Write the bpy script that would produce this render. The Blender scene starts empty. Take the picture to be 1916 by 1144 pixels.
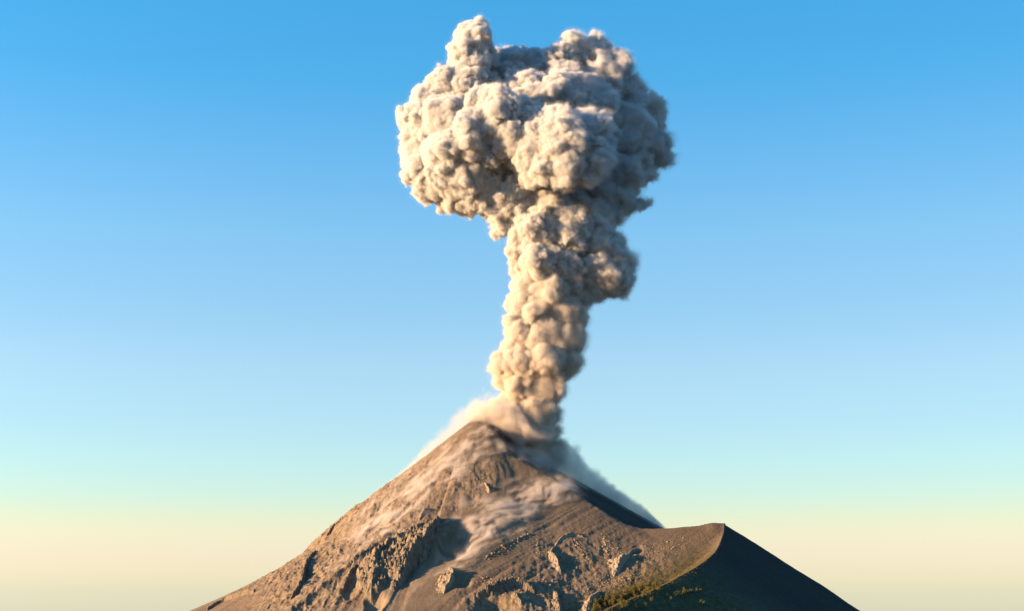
import bpy, math, random
import numpy as np

# ------------------------------------------------------------------ camera, world, sun, exposure
sc = bpy.context.scene
F_PX, W_PX, H_PX = 2632.0, 1916.0, 1144.0
PITCH = math.atan((1150.0 - 572.0) / F_PX)
cam = bpy.data.cameras.new('camera')
cam.sensor_width = 36.0
cam.lens = 36.0 * F_PX / W_PX
cam.clip_start = 1.0
cam.clip_end = 600000.0
camo = bpy.data.objects.new('camera', cam)
sc.collection.objects.link(camo)
camo.location = (0, 0, 0)
camo.rotation_euler = (math.radians(90) + PITCH, 0, 0)
sc.camera = camo

SUN_EL = math.radians(7.5)
SUN_H = np.array([-0.951, -0.309])            # horizontal direction towards the sun
SUN_DIR = np.array([SUN_H[0] * math.cos(SUN_EL), SUN_H[1] * math.cos(SUN_EL), math.sin(SUN_EL)])
sun = bpy.data.lights.new('sun', 'SUN')
sun.energy = 5.0
sun.angle = math.radians(0.5)
sun.color = (1.0, 0.605, 0.305)
suno = bpy.data.objects.new('sun', sun)
sc.collection.objects.link(suno)
from mathutils import Vector
suno.rotation_euler = Vector(SUN_DIR).to_track_quat('Z', 'Y').to_euler()

world = bpy.data.worlds.new('World')
sc.world = world
world.use_nodes = True
wt = world.node_tree
wt.nodes.clear()
wo = wt.nodes.new('ShaderNodeOutputWorld')
bg = wt.nodes.new('ShaderNodeBackground')
sky = wt.nodes.new('ShaderNodeTexSky')
sky.sky_type = 'NISHITA'
sky.sun_disc = False
sky.sun_elevation = SUN_EL
sky.sun_rotation = math.atan2(SUN_DIR[0], SUN_DIR[1])
sky.altitude = 3700.0
sky.air_density = 1.0
sky.dust_density = 0.6
sky.ozone_density = 2.0
bg.inputs['Strength'].default_value = 0.1
tc = wt.nodes.new('ShaderNodeTexCoord')
sep = wt.nodes.new('ShaderNodeSeparateXYZ')
wt.links.new(tc.outputs['Generated'], sep.inputs[0])
ramp = wt.nodes.new('ShaderNodeValToRGB')
mr = wt.nodes.new('ShaderNodeMapRange')
mr.inputs['From Min'].default_value = -0.02
mr.inputs['From Max'].default_value = 0.98
wt.links.new(sep.outputs['Z'], mr.inputs['Value'])
wt.links.new(mr.outputs[0], ramp.inputs[0])
mixs = wt.nodes.new('ShaderNodeMix')
mixs.data_type = 'RGBA'
mixs.blend_type = 'MULTIPLY'
mixs.inputs['Factor'].default_value = 1.0
wt.links.new(sky.outputs[0], mixs.inputs[6])
wt.links.new(ramp.outputs[0], mixs.inputs[7])
wt.links.new(bg.outputs[0], wo.inputs['Surface'])
# colour of clear high-altitude air over the horizon's dust, as a tint of the sky model by elevation
SKY_TINT = [(0.0222, (0.56, 0.492, 0.509)), (0.0345, (0.667, 0.525, 0.458)), (0.0455, (0.862, 0.58, 0.441)), (0.0602, (1.072, 0.648, 0.46)), (0.0749, (1.209, 0.743, 0.459)), (0.086, (1.203, 0.811, 0.489)), (0.1009, (1.136, 0.89, 0.586)), (0.1232, (1.138, 0.97, 0.688)), (0.1494, (1.171, 1.021, 0.774)), (0.1868, (1.26, 1.106, 0.867)), (0.2345, (1.139, 1.164, 0.974)), (0.2795, (1.057, 1.255, 1.086)), (0.3338, (0.795, 1.276, 1.208)), (0.3864, (0.519, 1.293, 1.297)), (0.437, (0.449, 1.341, 1.382))]
SKY_TINT = [(0.0, SKY_TINT[0][1])] + SKY_TINT + [(0.60, (.34, 1.75, 1.95)), (1.0, (.2, 1.35, 1.8))]
er = ramp.color_ramp.elements
while len(er) > 1:
    er.remove(er[-1])
er[0].position = 0.0; er[0].color = SKY_TINT[0][1] + (1,)
for p, c in SKY_TINT[1:]:
    e = er.new(p); e.color = tuple(float(v) for v in c) + (1,)
mx = wt.nodes.new('ShaderNodeMapRange')
mx.inputs['From Min'].default_value = -0.35; mx.inputs['From Max'].default_value = 0.35
mx.inputs['To Min'].default_value = 1.17; mx.inputs['To Max'].default_value = 0.85
wt.links.new(sep.outputs['X'], mx.inputs['Value'])
mixx = wt.nodes.new('ShaderNodeVectorMath'); mixx.operation = 'SCALE'
wt.links.new(mixs.outputs[2], mixx.inputs[0]); wt.links.new(mx.outputs[0], mixx.inputs['Scale'])
wt.links.new(mixx.outputs[0], bg.inputs['Color'])
bg.inputs['Strength'].default_value = 0.072

sc.view_settings.view_transform = 'Standard'
sc.view_settings.look = 'None'
sc.view_settings.gamma = 1.0
sc.view_settings.exposure = 2.1

# ------------------------------------------------------------------ numpy helpers
def pt(px, py, Y):
    """World point seen at photograph pixel (px, py) at distance Y along the view's ground direction."""
    u = (np.asarray(px, float) - 958.0) / F_PX
    v = (572.0 - np.asarray(py, float)) / F_PX
    cp, sp = math.cos(PITCH), math.sin(PITCH)
    dy = cp - v * sp
    dz = sp + v * cp
    k = Y / dy
    return np.stack(np.broadcast_arrays(u * k, np.asarray(Y, float) + 0 * u, dz * k), -1)


def px_of(x, y, z):
    cp, sp = math.cos(PITCH), math.sin(PITCH)
    f = y * cp + z * sp
    w = -y * sp + z * cp
    return 958.0 + F_PX * x / f, 572.0 - F_PX * w / f


def _hash(ix, iy, iz, seed):
    h = (ix.astype(np.uint32) * np.uint32(374761393) + iy.astype(np.uint32) * np.uint32(668265263)
         + iz.astype(np.uint32) * np.uint32(2147483647) + np.uint32((seed * 1274126177) & 0xffffffff))
    h = (h ^ (h >> np.uint32(13))) * np.uint32(1274126177)
    h = (h ^ (h >> np.uint32(16))) * np.uint32(2246822519)
    h = h ^ (h >> np.uint32(15))
    return h


def noise3(x, y, z, seed=0):
    """Value-gradient noise in about -1..1."""
    x = np.asarray(x, np.float32); y = np.asarray(y, np.float32); z = np.asarray(z, np.float32)
    x, y, z = np.broadcast_arrays(x, y, z)
    fx, fy, fz = np.floor(x), np.floor(y), np.floor(z)
    ix, iy, iz = fx.astype(np.int64), fy.astype(np.int64), fz.astype(np.int64)
    fx, fy, fz = x - fx, y - fy, z - fz
    u = fx * fx * fx * (fx * (fx * 6 - 15) + 10)
    v = fy * fy * fy * (fy * (fy * 6 - 15) + 10)
    w = fz * fz * fz * (fz * (fz * 6 - 15) + 10)
    out = 0
    for a in (0, 1):
        for b in (0, 1):
            for c in (0, 1):
                h = _hash(ix + a, iy + b, iz + c, seed)
                gx = (h & np.uint32(1023)).astype(np.float32) / 511.5 - 1
                gy = ((h >> np.uint32(10)) & np.uint32(1023)).astype(np.float32) / 511.5 - 1
                gz = ((h >> np.uint32(20)) & np.uint32(1023)).astype(np.float32) / 511.5 - 1
                d = gx * (fx - a) + gy * (fy - b) + gz * (fz - c)
                out = out + d * (u if a else 1 - u) * (v if b else 1 - v) * (w if c else 1 - w)
    return out * 1.4


def noise2(x, y, seed=0):
    x = np.asarray(x, np.float32); y = np.asarray(y, np.float32)
    x, y = np.broadcast_arrays(x, y)
    fx, fy = np.floor(x), np.floor(y)
    ix, iy = fx.astype(np.int64), fy.astype(np.int64)
    fx, fy = x - fx, y - fy
    u = fx * fx * fx * (fx * (fx * 6 - 15) + 10)
    v = fy * fy * fy * (fy * (fy * 6 - 15) + 10)
    out = 0
    zz = np.zeros_like(ix)
    for a in (0, 1):
        for b in (0, 1):
            h = _hash(ix + a, iy + b, zz, seed)
            gx = (h & np.uint32(2047)).astype(np.float32) / 1023.5 - 1
            gy = ((h >> np.uint32(11)) & np.uint32(2047)).astype(np.float32) / 1023.5 - 1
            d = gx * (fx - a) + gy * (fy - b)
            out = out + d * (u if a else 1 - u) * (v if b else 1 - v)
    return out * 1.5


def fbm2(x, y, s, octs=5, seed=0, gain=.5, ridged=False):
    o, a, n = 0, 1.0, 0.0
    for k in range(octs):
        m = noise2(x / s, y / s, seed + k)
        if ridged:
            m = 1 - 2 * np.abs(m)
        o = o + a * m; n += a
        s *= .5; a *= gain
    return o / n


def fbm3(x, y, z, s, octs=4, seed=0, gain=.5):
    o, a, n = 0, 1.0, 0.0
    for k in range(octs):
        o = o + a * noise3(x / s, y / s, z / s, seed + k); n += a
        s *= .5; a *= gain
    return o / n


def sstep(a, b, x):
    t = np.clip((x - a) / (b - a), 0, 1)
    return t * t * (3 - 2 * t)


def smax(a, b, k):
    h = np.clip(.5 + .5 * (a - b) / k, 0, 1)
    return b + (a - b) * h + k * h * (1 - h)


def polyline(pts, x, y):
    """Nearest point on a 3D polyline in plan: height there, distance, side (+ left of travel), arc length."""
    pts = np.asarray(pts, float)
    best = np.full(np.broadcast(x, y).shape, 1e12)
    zz = np.zeros_like(best); side = np.zeros_like(best); arc = np.zeros_like(best)
    s0 = 0.0
    for p, q in zip(pts[:-1], pts[1:]):
        d = q[:2] - p[:2]
        L = math.hypot(*d)
        t = np.clip(((x - p[0]) * d[0] + (y - p[1]) * d[1]) / (L * L), 0, 1)
        ex, ey = x - (p[0] + t * d[0]), y - (p[1] + t * d[1])
        dd = ex * ex + ey * ey
        m = dd < best
        best = np.where(m, dd, best)
        zz = np.where(m, p[2] + t * (q[2] - p[2]), zz)
        side = np.where(m, (d[0] * ey - d[1] * ex) / L, side)
        arc = np.where(m, s0 + t * L, arc)
        s0 += L
    return zz, np.sqrt(best), side, arc


def smooth_line(P, n=6):
    """Catmull-Rom through the 3D points."""
    P = np.asarray(P, float)
    Q = np.vstack([2 * P[0] - P[1], P, 2 * P[-1] - P[-2]])
    out = []
    for i in range(1, len(Q) - 2):
        for t in np.linspace(0, 1, n, endpoint=False):
            a, b, c, d = Q[i - 1], Q[i], Q[i + 1], Q[i + 2]
            out.append(.5 * ((2 * b) + (-a + c) * t + (2 * a - 5 * b + 4 * c - d) * t * t + (-a + 3 * b - 3 * c + d) * t ** 3))
    out.append(P[-1])
    return np.array(out)


# ------------------------------------------------------------------ the mountain's shape
APEX = pt(905, 777, 3000.0)
def _prof(pxs, sign):
    P = np.array([pt(a, b, 3000.0) for a, b in pxs])
    r = np.abs(P[:, 0] - APEX[0]); h = APEX[2] - P[:, 2]
    return np.r_[0, r], np.r_[0, h]
LEFT = _prof([(885, 785), (860, 805), (830, 830), (785, 868), (740, 903), (690, 940), (640, 975), (615, 1000), (590, 1022), (565, 1050), (540, 1074), (520, 1085),
              (480, 1101), (440, 1117), (375, 1144), (250, 1195), (50, 1270), (-600, 1480)], -1)
RIGHT = _prof([(925, 785), (950, 808), (975, 836), (1000, 856), (1030, 873), (1060, 888), (1150, 938), (1240, 989), (1400, 1082), (1600, 1200), (2000, 1420), (3000, 1900)], 1)
FRONT = (np.array([0, 40, 100, 300, 600, 900, 1400, 3000]), np.array([0, 20, 60, 205, 400, 570, 790, 1400]))

A_LINE = smooth_line([pt(945, 840, 2905), pt(968, 866, 2885), pt(990, 880, 2868), pt(1025, 886, 2858), pt(1060, 891, 2850), pt(1078, 925, 2800), pt(1094, 960, 2753), pt(1132, 980, 2722),
                      pt(1180, 988, 2700), pt(1240, 990, 2690), pt(1300, 985, 2692), pt(1332, 979, 2698), pt(1357, 981, 2700)])
B_LINE = smooth_line([pt(1357, 981, 2700), pt(1352, 1004, 2640), pt(1330, 1042, 2530), pt(1250, 1092, 2330), pt(1160, 1132, 2110), pt(1090, 1165, 1950), pt(950, 1230, 1700), np.array([-700., 600., -250.]), np.array([-3000., -1500., -700.])])
C_LINE = smooth_line([pt(1357, 981, 2700), pt(1400, 997, 2745), pt(1500, 1052, 2830), pt(1645, 1126, 2950), pt(1800, 1212, 3080), pt(2300, 1520, 3400)], 3)
ZFLOOR = -1500.0


def base_height(x, y):
    dx, dy = x - APEX[0], y - APEX[1]
    r = np.hypot(dx, dy) + 1e-6
    cx, cy = dx / r, dy / r
    def f(tab, q):
        return np.interp(q, tab[0], tab[1]) + np.maximum(q - tab[0][-1], 0) * .3
    wl = np.clip(-cx, 0, 1) ** 2
    wr = np.clip(cx, 0, 1) ** 2
    az = np.arctan2(dx, -dy)                       # 0 = towards the viewer, + = right
    Hc = wl * f(LEFT, r) + wr * f(RIGHT, r) + cy ** 2 * f(FRONT, r)
    # a broad front face that meets the right flank in a crest
    a0, a1 = math.radians(14), math.radians(60)
    face = 1.04 * f(FRONT, np.maximum(r * np.cos(np.maximum(az - a0, 0)), 0))
    flank = (1.03 + .12 * sstep(math.radians(45), math.radians(90), az)) * f(RIGHT, np.maximum(r * np.cos(az - a1), 0))
    Hf = smax(face, flank, 5.0)
    H = np.where(dy < 0, Hc + (Hf - Hc) * sstep(math.radians(-30), a0, az), Hc)
    wb = sstep(0, 60, dy)
    H = np.where((dy >= 0) & (cx > 0), Hf * (1 - wb) + Hc * wb, H)
    z = APEX[2] - H
    hx, hy = x - pt(1012, 860, 2935)[0], y - 2935
    z = z - 40 * np.exp(-(hx / 42) ** 2 - (hy / 36) ** 2)
    amp = np.clip(r / 400, 0, 1) * 5 * np.clip(-cy * 1.3, 0, 1)
    z = z + amp * noise2(az * 4.0 + 3.1, r / 900.0, 71)
    # spur and saddle
    za, da, sa, aa = polyline(A_LINE, x, y)
    zA = np.where(sa < 0, za - (.60 * da - np.clip(da, 0, 400) ** 2 * .00012), za - .62 * da)
    zb, db, sb, ab = polyline(B_LINE, x, y)
    zc, dc, s_c, ac = polyline(C_LINE, x, y)
    pk = C_LINE[0]
    P2 = pk[2] - .655 * (x - pk[0]) - .09 * (pk[1] - y)
    zC = np.where(s_c < 0, np.where(ac > 0, zc - .52 * dc, P2), zc - .6 * dc)
    left = smax(smax(z, zA, 14.0), zb - .50 * db, 7.0)
    low = sstep(160, 380, ab)
    capk = .68 - .24 * sstep(0, .7, (y - B_LINE[0][1]) / (db + 1))
    drop = capk * db - low * (.23 * np.minimum(db, 150) + 0 * db)
    right = smax(z, -smax(-(zb - drop), -zC, 10.0), 5.0)
    z = np.where(sb < 0, left, right)
    return np.maximum(z, ZFLOOR + 0 * z)


def hit(px, py, fn=base_height):
    """Where the ray through the pixel first meets the mountain."""
    Y = np.arange(1900.0, 3300.0, 2.0)
    P = pt(px, py, Y)
    below = fn(P[:, 0], P[:, 1]) >= P[:, 2]
    if not below.any():
        return pt(px, py, 2990.0)
    i = int(np.argmax(below))
    return P[i]

def grids(core_x, core_y, step, far_x, far_y):
    def axis(a, b, lo, hi):
        core = np.arange(a, b + step / 2, step)
        def out(start, end, n=46):
            L = abs(end - start)
            # geometric growth starting from the core's own step
            g = 1.02
            while step * (g ** n - 1) / (g - 1) < L:
                g *= 1.01
            d = step * (g ** np.arange(1, n + 1) - 1) / (g - 1)
            return start + np.sign(end - start) * d
        return np.r_[out(a, lo)[::-1], core, out(b, hi)]
    return axis(core_x[0], core_x[1], *far_x), axis(core_y[0], core_y[1], *far_y)


def lic(gx, gy, noise, step, n=18):
    """Smear noise along the slope of a regular grid (streaks that run down the fall line)."""
    m = np.hypot(gx, gy) + 1e-6
    ux, uy = gx / m, gy / m
    ny, nx = noise.shape
    J, I = np.meshgrid(np.arange(nx, dtype=np.float32), np.arange(ny, dtype=np.float32))
    acc = noise.copy()
    for sg in (1, -1):
        pj, pi = J.copy(), I.copy()
        for k in range(n):
            a = np.clip(np.rint(pi).astype(int), 0, ny - 1); b = np.clip(np.rint(pj).astype(int), 0, nx - 1)
            pj = pj + sg * ux[a, b] * step; pi = pi + sg * uy[a, b] * step
            a = np.clip(np.rint(pi).astype(int), 0, ny - 1); b = np.clip(np.rint(pj).astype(int), 0, nx - 1)
            acc += noise[a, b]
    return acc / (2 * n + 1)


def grid_mesh(name, X, Y, Z, mat, attrs={}):
    ny, nx = Z.shape
    co = np.empty((ny * nx, 3), np.float32)
    co[:, 0] = X.ravel(); co[:, 1] = Y.ravel(); co[:, 2] = Z.ravel()
    idx = np.arange(ny * nx, dtype=np.int32).reshape(ny, nx)
    quads = np.stack([idx[:-1, :-1], idx[:-1, 1:], idx[1:, 1:], idx[1:, :-1]], -1).reshape(-1, 4)
    return mesh_from(name, co, quads, mat, attrs)


def mesh_from(name, co, quads, mat, attrs={}, smooth=True):
    me = bpy.data.meshes.new(name)
    me.vertices.add(len(co)); me.vertices.foreach_set('co', np.ascontiguousarray(co, np.float32).ravel())
    k = quads.shape[1]
    me.loops.add(quads.size); me.loops.foreach_set('vertex_index', np.ascontiguousarray(quads, np.int32).ravel())
    me.polygons.add(len(quads)); me.polygons.foreach_set('loop_start', np.arange(0, quads.size, k, dtype=np.int32))
    if smooth:
        me.polygons.foreach_set('use_smooth', np.ones(len(quads), bool))
    me.update(calc_edges=True)
    for an, v in attrs.items():
        at = me.attributes.new(an, 'FLOAT', 'POINT'); at.data.foreach_set('value', np.ascontiguousarray(v, np.float32).ravel())
    if mat:
        me.materials.append(mat)
    o = bpy.data.objects.new(name, me)
    sc.collection.objects.link(o)
    return o

# ------------------------------------------------------------------ materials
def new_mat(name):
    m = bpy.data.materials.new(name); m.use_nodes = True
    t = m.node_tree
    b = t.nodes['Principled BSDF']
    b.inputs['Roughness'].default_value = 1.0
    b.inputs['Specular IOR Level'].default_value = 0.08
    return m, t, b


def N(t, kind, **kw):
    n = t.nodes.new(kind)
    for k, v in kw.items():
        setattr(n, k, v)
    return n


def noise_node(t, scale, detail=6, rough=.6, vec=None, dist=0.0):
    n = N(t, 'ShaderNodeTexNoise')
    n.inputs['Scale'].default_value = scale; n.inputs['Detail'].default_value = detail
    n.inputs['Roughness'].default_value = rough; n.inputs['Distortion'].default_value = dist
    if vec is not None:
        t.links.new(vec, n.inputs['Vector'])
    return n


def mixc(t, fac, a, b, blend='MIX'):
    m = N(t, 'ShaderNodeMix', data_type='RGBA', blend_type=blend)
    for s, v in ((0, fac), (6, a), (7, b)):
        if isinstance(v, (int, float)): m.inputs[s].default_value = v
        elif isinstance(v, tuple): m.inputs[s].default_value = (*v, 1)
        else: t.links.new(v, m.inputs[s])
    return m.outputs[2]


def rampf(t, v, a, b, lo=0.0, hi=1.0):
    m = N(t, 'ShaderNodeMapRange'); m.clamp = True
    m.inputs['From Min'].default_value = a; m.inputs['From Max'].default_value = b
    m.inputs['To Min'].default_value = lo; m.inputs['To Max'].default_value = hi
    t.links.new(v, m.inputs['Value'])
    return m.outputs[0]


def mul(t, a, b, op='MULTIPLY'):
    m = N(t, 'ShaderNodeMath', operation=op)
    for s, v in ((0, a), (1, b)):
        if isinstance(v, (int, float)): m.inputs[s].default_value = v
        else: t.links.new(v, m.inputs[s])
    return m.outputs[0]


def attr(t, name):
    a = N(t, 'ShaderNodeAttribute'); a.attribute_name = name
    return a.outputs['Fac']


def bump(t, b, height, dist, strength=1.0):
    n = N(t, 'ShaderNodeBump'); n.inputs['Strength'].default_value = strength; n.inputs['Distance'].default_value = dist
    t.links.new(height, n.inputs['Height']); t.links.new(n.outputs[0], b.inputs['Normal'])


matt, t, b = new_mat('ash_slope')
geo = N(t, 'ShaderNodeNewGeometry')
P_ = geo.outputs['Position']
n1 = noise_node(t, .012, 5, .6, P_, .6)
n2 = noise_node(t, .09, 6, .65, P_)
n3 = noise_node(t, .5, 4, .7, P_)
c = mixc(t, rampf(t, n1.outputs[0], .35, .65), (.100, .076, .052), (.150, .116, .080))
c = mixc(t, mul(t, rampf(t, n2.outputs[0], .45, .7), .35), c, (.074, .056, .040))
c = mixc(t, attr(t, 'pale'), c, (.30, .24, .165))
c = mixc(t, attr(t, 'rock'), c, mixc(t, rampf(t, n2.outputs[0], .35, .65), (.110, .082, .055), (.26, .205, .14)))
c = mixc(t, attr(t, 'veg'), c, mixc(t, rampf(t, n2.outputs[0], .4, .62), (.040, .043, .014), (.120, .100, .034)))
c = mixc(t, attr(t, 'shade_far_dark'), c, (.026, .025, .026))  # near-black tone: shade painted into the slopes facing away from the sun
c = mixc(t, rampf(t, n3.outputs[0], .3, .7, .0, .35), c, (.060, .047, .036))
c = mixc(t, 1.0, c, (.93, .94, .945), 'MULTIPLY')
t.links.new(c, b.inputs['Base Color'])
bump(t, b, mul(t, n3.outputs[0], mul(t, n2.outputs[0], .6), 'ADD'), 1.2, .9)

rockm, t, b = new_mat('craggy_rock')
geo = N(t, 'ShaderNodeNewGeometry'); P_ = geo.outputs['Position']
mp = N(t, 'ShaderNodeMapping'); mp.inputs['Scale'].default_value = (1, 1, .35)
t.links.new(P_, mp.inputs['Vector'])
n1 = noise_node(t, .05, 5, .6, mp.outputs[0], .5)
n2 = noise_node(t, .35, 6, .7, mp.outputs[0])
c = mixc(t, rampf(t, n1.outputs[0], .35, .65), (.12, .092, .064), (.23, .182, .125))
c = mixc(t, rampf(t, n2.outputs[0], .38, .62), mixc(t, .55, c, (.06, .045, .034)), c)
c = mixc(t, attr(t, 'pale'), c, (.34, .275, .19))
c = mixc(t, 1.0, c, (.88, .93, .98), 'MULTIPLY')
t.links.new(c, b.inputs['Base Color'])
bump(t, b, n2.outputs[0], 2.5, 1.0)

# ------------------------------------------------------------------ terrain: one sheet out to the horizon
SCOOPS = [  # photograph pixel of the hollow, radius across, radius along the view, depth (metres)
    (848, 1018, 27, 42, 28), (862, 1003, 15, 22, 9), (868, 1092, 11, 16, 7), (1064, 1056, 11, 17, 10), (930, 1138, 34, 26, 18), (1062, 1136, 15, 16, 10),
    (885, 938, 10, 14, 5), (700, 1138, 16, 30, 12), (655, 1105, 18, 26, 9), (1192, 1030, 10, 14, 5), (1008, 1128, 10, 14, 6), (575, 1078, 10, 26, 7)]
SC = []
for (a_, b_, rx, ry, dep) in SCOOPS:
    h_ = hit(a_, b_); SC.append((h_[0], h_[1], rx, ry, dep))


def carved(x, y):
    z = base_height(x, y)
    w1, w2_ = 11 * fbm2(x, y, 40.0, 4, 301, .6), 11 * fbm2(x, y, 40.0, 4, 331, .6)
    for sx, sy, rx, ry, dep in SC:
        q = ((x + w1 - sx) / rx) ** 2 + ((y + w2_ - sy) / ry) ** 2
        z = z - dep * np.exp(-q * q)
    return z


STEP = 1.5
ax, ay = grids((-880, 960), (2020, 3160), STEP, (-200000, 200000), (-60000, 400000))
GX, GY = np.meshgrid(ax, ay)
GZ = carved(GX, GY)
i0 = int(np.searchsorted(ay, 2020 - .1)); i1 = int(np.searchsorted(ay, 3160 + .1))
j0 = int(np.searchsorted(ax, -880 - .1)); j1 = int(np.searchsorted(ax, 960 + .1))
cs = (slice(i0, i1), slice(j0, j1))
cx_, cy_, cz_ = GX[cs], GY[cs], GZ[cs]
PX, PY = px_of(cx_, cy_, cz_)
gy_, gx_ = np.gradient(cz_, STEP)
rs = np.random.default_rng(5)
# the loose ash here drifts down to the left rather than straight down the fall line
az_fall = np.arctan2(-gx_, gy_)                      # 0 = towards the viewer, + = right
tw = sstep(820, 930, PX + (PY - 960) * .5) * sstep(880, 960, PY)
az_t = az_fall * (1 - tw) + np.radians(-42) * tw
fx_, fy_ = np.sin(az_t), -np.cos(az_t)
gx_, gy_ = -fx_, -fy_
white = rs.normal(size=cz_.shape).astype(np.float32)
st1 = lic(gx_, gy_, white, 1.0, 16)
w2 = rs.normal(size=(cz_.shape[0] // 4 + 2, cz_.shape[1] // 4 + 2)).astype(np.float32)
w2 = np.kron(w2, np.ones((4, 4), np.float32))[:cz_.shape[0], :cz_.shape[1]]
st2 = lic(gx_, gy_, w2, 1.4, 40)
w3 = rs.normal(size=(cz_.shape[0] // 12 + 2, cz_.shape[1] // 12 + 2)).astype(np.float32)
w3 = np.kron(w3, np.ones((12, 12), np.float32))[:cz_.shape[0], :cz_.shape[1]]
st3 = lic(gx_, gy_, w3, 3.0, 50)
st1 /= st1.std(); st2 /= st2.std(); st3 /= st3.std()
def box(a, k):
    for ax_ in (0, 1):
        a = sum(np.roll(a, s, ax_) for s in range(-k, k + 1)) / (2 * k + 1)
    return a
st2 = box(st2, 1); st3 = box(box(st3, 3), 3)
zb_, db_, sb_, ab_ = polyline(B_LINE, cx_, cy_)
za_, da_, sa_, aa_ = polyline(A_LINE, cx_, cy_)
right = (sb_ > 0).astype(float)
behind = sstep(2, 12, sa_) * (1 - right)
def blob(a, bb, ra, rb, rot=0.0):
    c_, s_ = math.cos(math.radians(rot)), math.sin(math.radians(rot))
    u = (PX - a) * c_ + (PY - bb) * s_; v = -(PX - a) * s_ + (PY - bb) * c_
    return np.exp(-(u / ra) ** 2 - (v / rb) ** 2)
# rough ground: the left flank, the broken ground low down in the middle; smooth: the cinder faces
rough = np.clip(.5 * blob(740, 900, 130, 50, -38) + blob(620, 1040, 130, 90, -40) + blob(760, 960, 120, 60, -38) * .6 + .9 * blob(560, 1110, 90, 60) + .9 * blob(960, 1130, 110, 40) + .6 * blob(1080, 1050, 110, 70)
                + .45 * blob(880, 900, 60, 60) + .5 * blob(1180, 1080, 90, 30, -30), 0, 1) * (1 - right) * (1 - behind)
edge = 1 - sstep(0, 60, np.minimum(np.minimum(cx_ + 880, 960 - cx_), np.minimum(cy_ - 2020, 3160 - cy_)))
fade = 1 - edge
rid = fbm2(cx_, cy_, 46.0, 5, 21, .55, True)
fb = fbm2(cx_, cy_, 30.0, 5, 41, .6)
ribs = fbm2(cx_ * 1.0, cy_ * .45 - cz_ * .2, 16.0, 4, 61, .6, True)
det = .10 * st1 + .22 * st2 * (1 - .5 * right) + .75 * st3 * (1 + .1 * right) * (1 - .6 * behind) + .9 * fb
w4 = rs.normal(size=(cz_.shape[0] // 20 + 2, cz_.shape[1] // 20 + 2)).astype(np.float32)
w4 = box(box(np.kron(w4, np.ones((20, 20), np.float32))[:cz_.shape[0], :cz_.shape[1]], 8), 8)
w4 = lic(gx_, gy_, w4, 4.0, 40); w4 /= w4.std()
gul = (-3.6 * np.exp(-(w4 / .45) ** 2) + 1.6 * w4) * np.clip(blob(720, 1000, 230, 150) + .6 * blob(900, 1000, 150, 120), 0, 1) * (1 - right) * (1 - behind) * sstep(20, 120, np.hypot(cx_ - APEX[0], cy_ - APEX[1])) * (1 - 3.4 * tw * (1 - tw))
# keep the crests themselves clean
crest = sstep(0, 26, np.minimum(da_, db_))
crest = np.where((sb_ > 0) | (sa_ > 0), 1, crest * .55 + .45)
det = det * (1 - 3.4 * tw * (1 - tw)) * crest + rough * (4.6 * (rid - .2) + 3.4 * fb + 4.2 * (ribs - .2)) + gul
det = det + .9 * fbm2(cx_, cy_, 9.0, 3, 91) * (.25 + rough)
GZ[cs] = cz_ + det * fade
far = np.ones_like(GZ); far[cs] = edge
GZ += far * 6 * fbm2(GX, GY, 260.0, 3, 3) * (GZ > ZFLOOR + 5)
lowland = GZ <= ZFLOOR + 5
GZ = np.where(lowland, ZFLOOR + 60 * fbm2(GX, GY, 9000.0, 4, 8), GZ)

att = {k: np.zeros_like(GZ) for k in ('pale', 'rock', 'veg', 'shade_far_dark')}
# scree and settled ash in long streaks down the fall line
strk = np.clip(.5 + .18 * st3 + .25 * st2, 0, 1)
scree = np.clip(blob(860, 1060, 200, 26, -37) + .7 * blob(1010, 960, 90, 40, -20) + .55 * blob(760, 1100, 120, 20, -37) + .35 * blob(700, 960, 120, 30, -38), 0, 1)
att['pale'][cs] = np.clip((.55 * scree * strk + .12 * np.clip(st2, 0, 2) * .5 + .10 * np.clip(st3, 0, 2)) * (1 - right) * (1 - behind), 0, 1) * fade
att['rock'][cs] = np.clip(rough * sstep(-.1, .45, rid + .35 * fb) * 1.1, 0, 1) * fade
vegl = np.exp(-(np.clip(db_, 0, 400) / 85) ** 2) * sstep(10, 260, ab_) * (1 - right) * sstep(985, 1050, PY)
vegl = np.clip(vegl * (.45 + .5 * strk + .5 * fb) + sstep(0, 60, PY - (1144 - (PX - 1050) * .22)) * (PX > 1060) * (1 - right) * .0, 0, 1)
yl = np.interp(PX, [1060, 1090, 1160, 1250, 1330, 1352, 1357], [1180, 1165, 1132, 1092, 1042, 1004, 978])
veg2 = (1 - sstep(6, 62, (yl - PY) + 16 * fb)) * sstep(1050, 1120, PX) * (PX < 1352) * (1 - right) * (.45 + .6 * strk) * sstep(1000, 1050, PY)
vegl = np.maximum(vegl, np.clip(veg2, 0, .9))
vegr = right * sstep(120, 420, ab_) * (1 - sstep(90, 320, db_))
att['veg'][cs] = np.clip(vegl + vegr * .9, 0, 1) * fade
att['shade_far_dark'][cs] = np.clip(np.maximum(right * (1 - vegr * .8), behind) * .85, 0, 1) * fade  # shade put into the colour right of the spur and behind the saddle
att['shade_far_dark'] = np.maximum(att['shade_far_dark'], far * .5)  # far ground takes some of the same dark tone
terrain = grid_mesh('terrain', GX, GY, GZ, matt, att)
terrain['kind'] = 'structure'; terrain['label'] = 'brown ash covered slopes of the volcano and its side crater'


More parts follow.
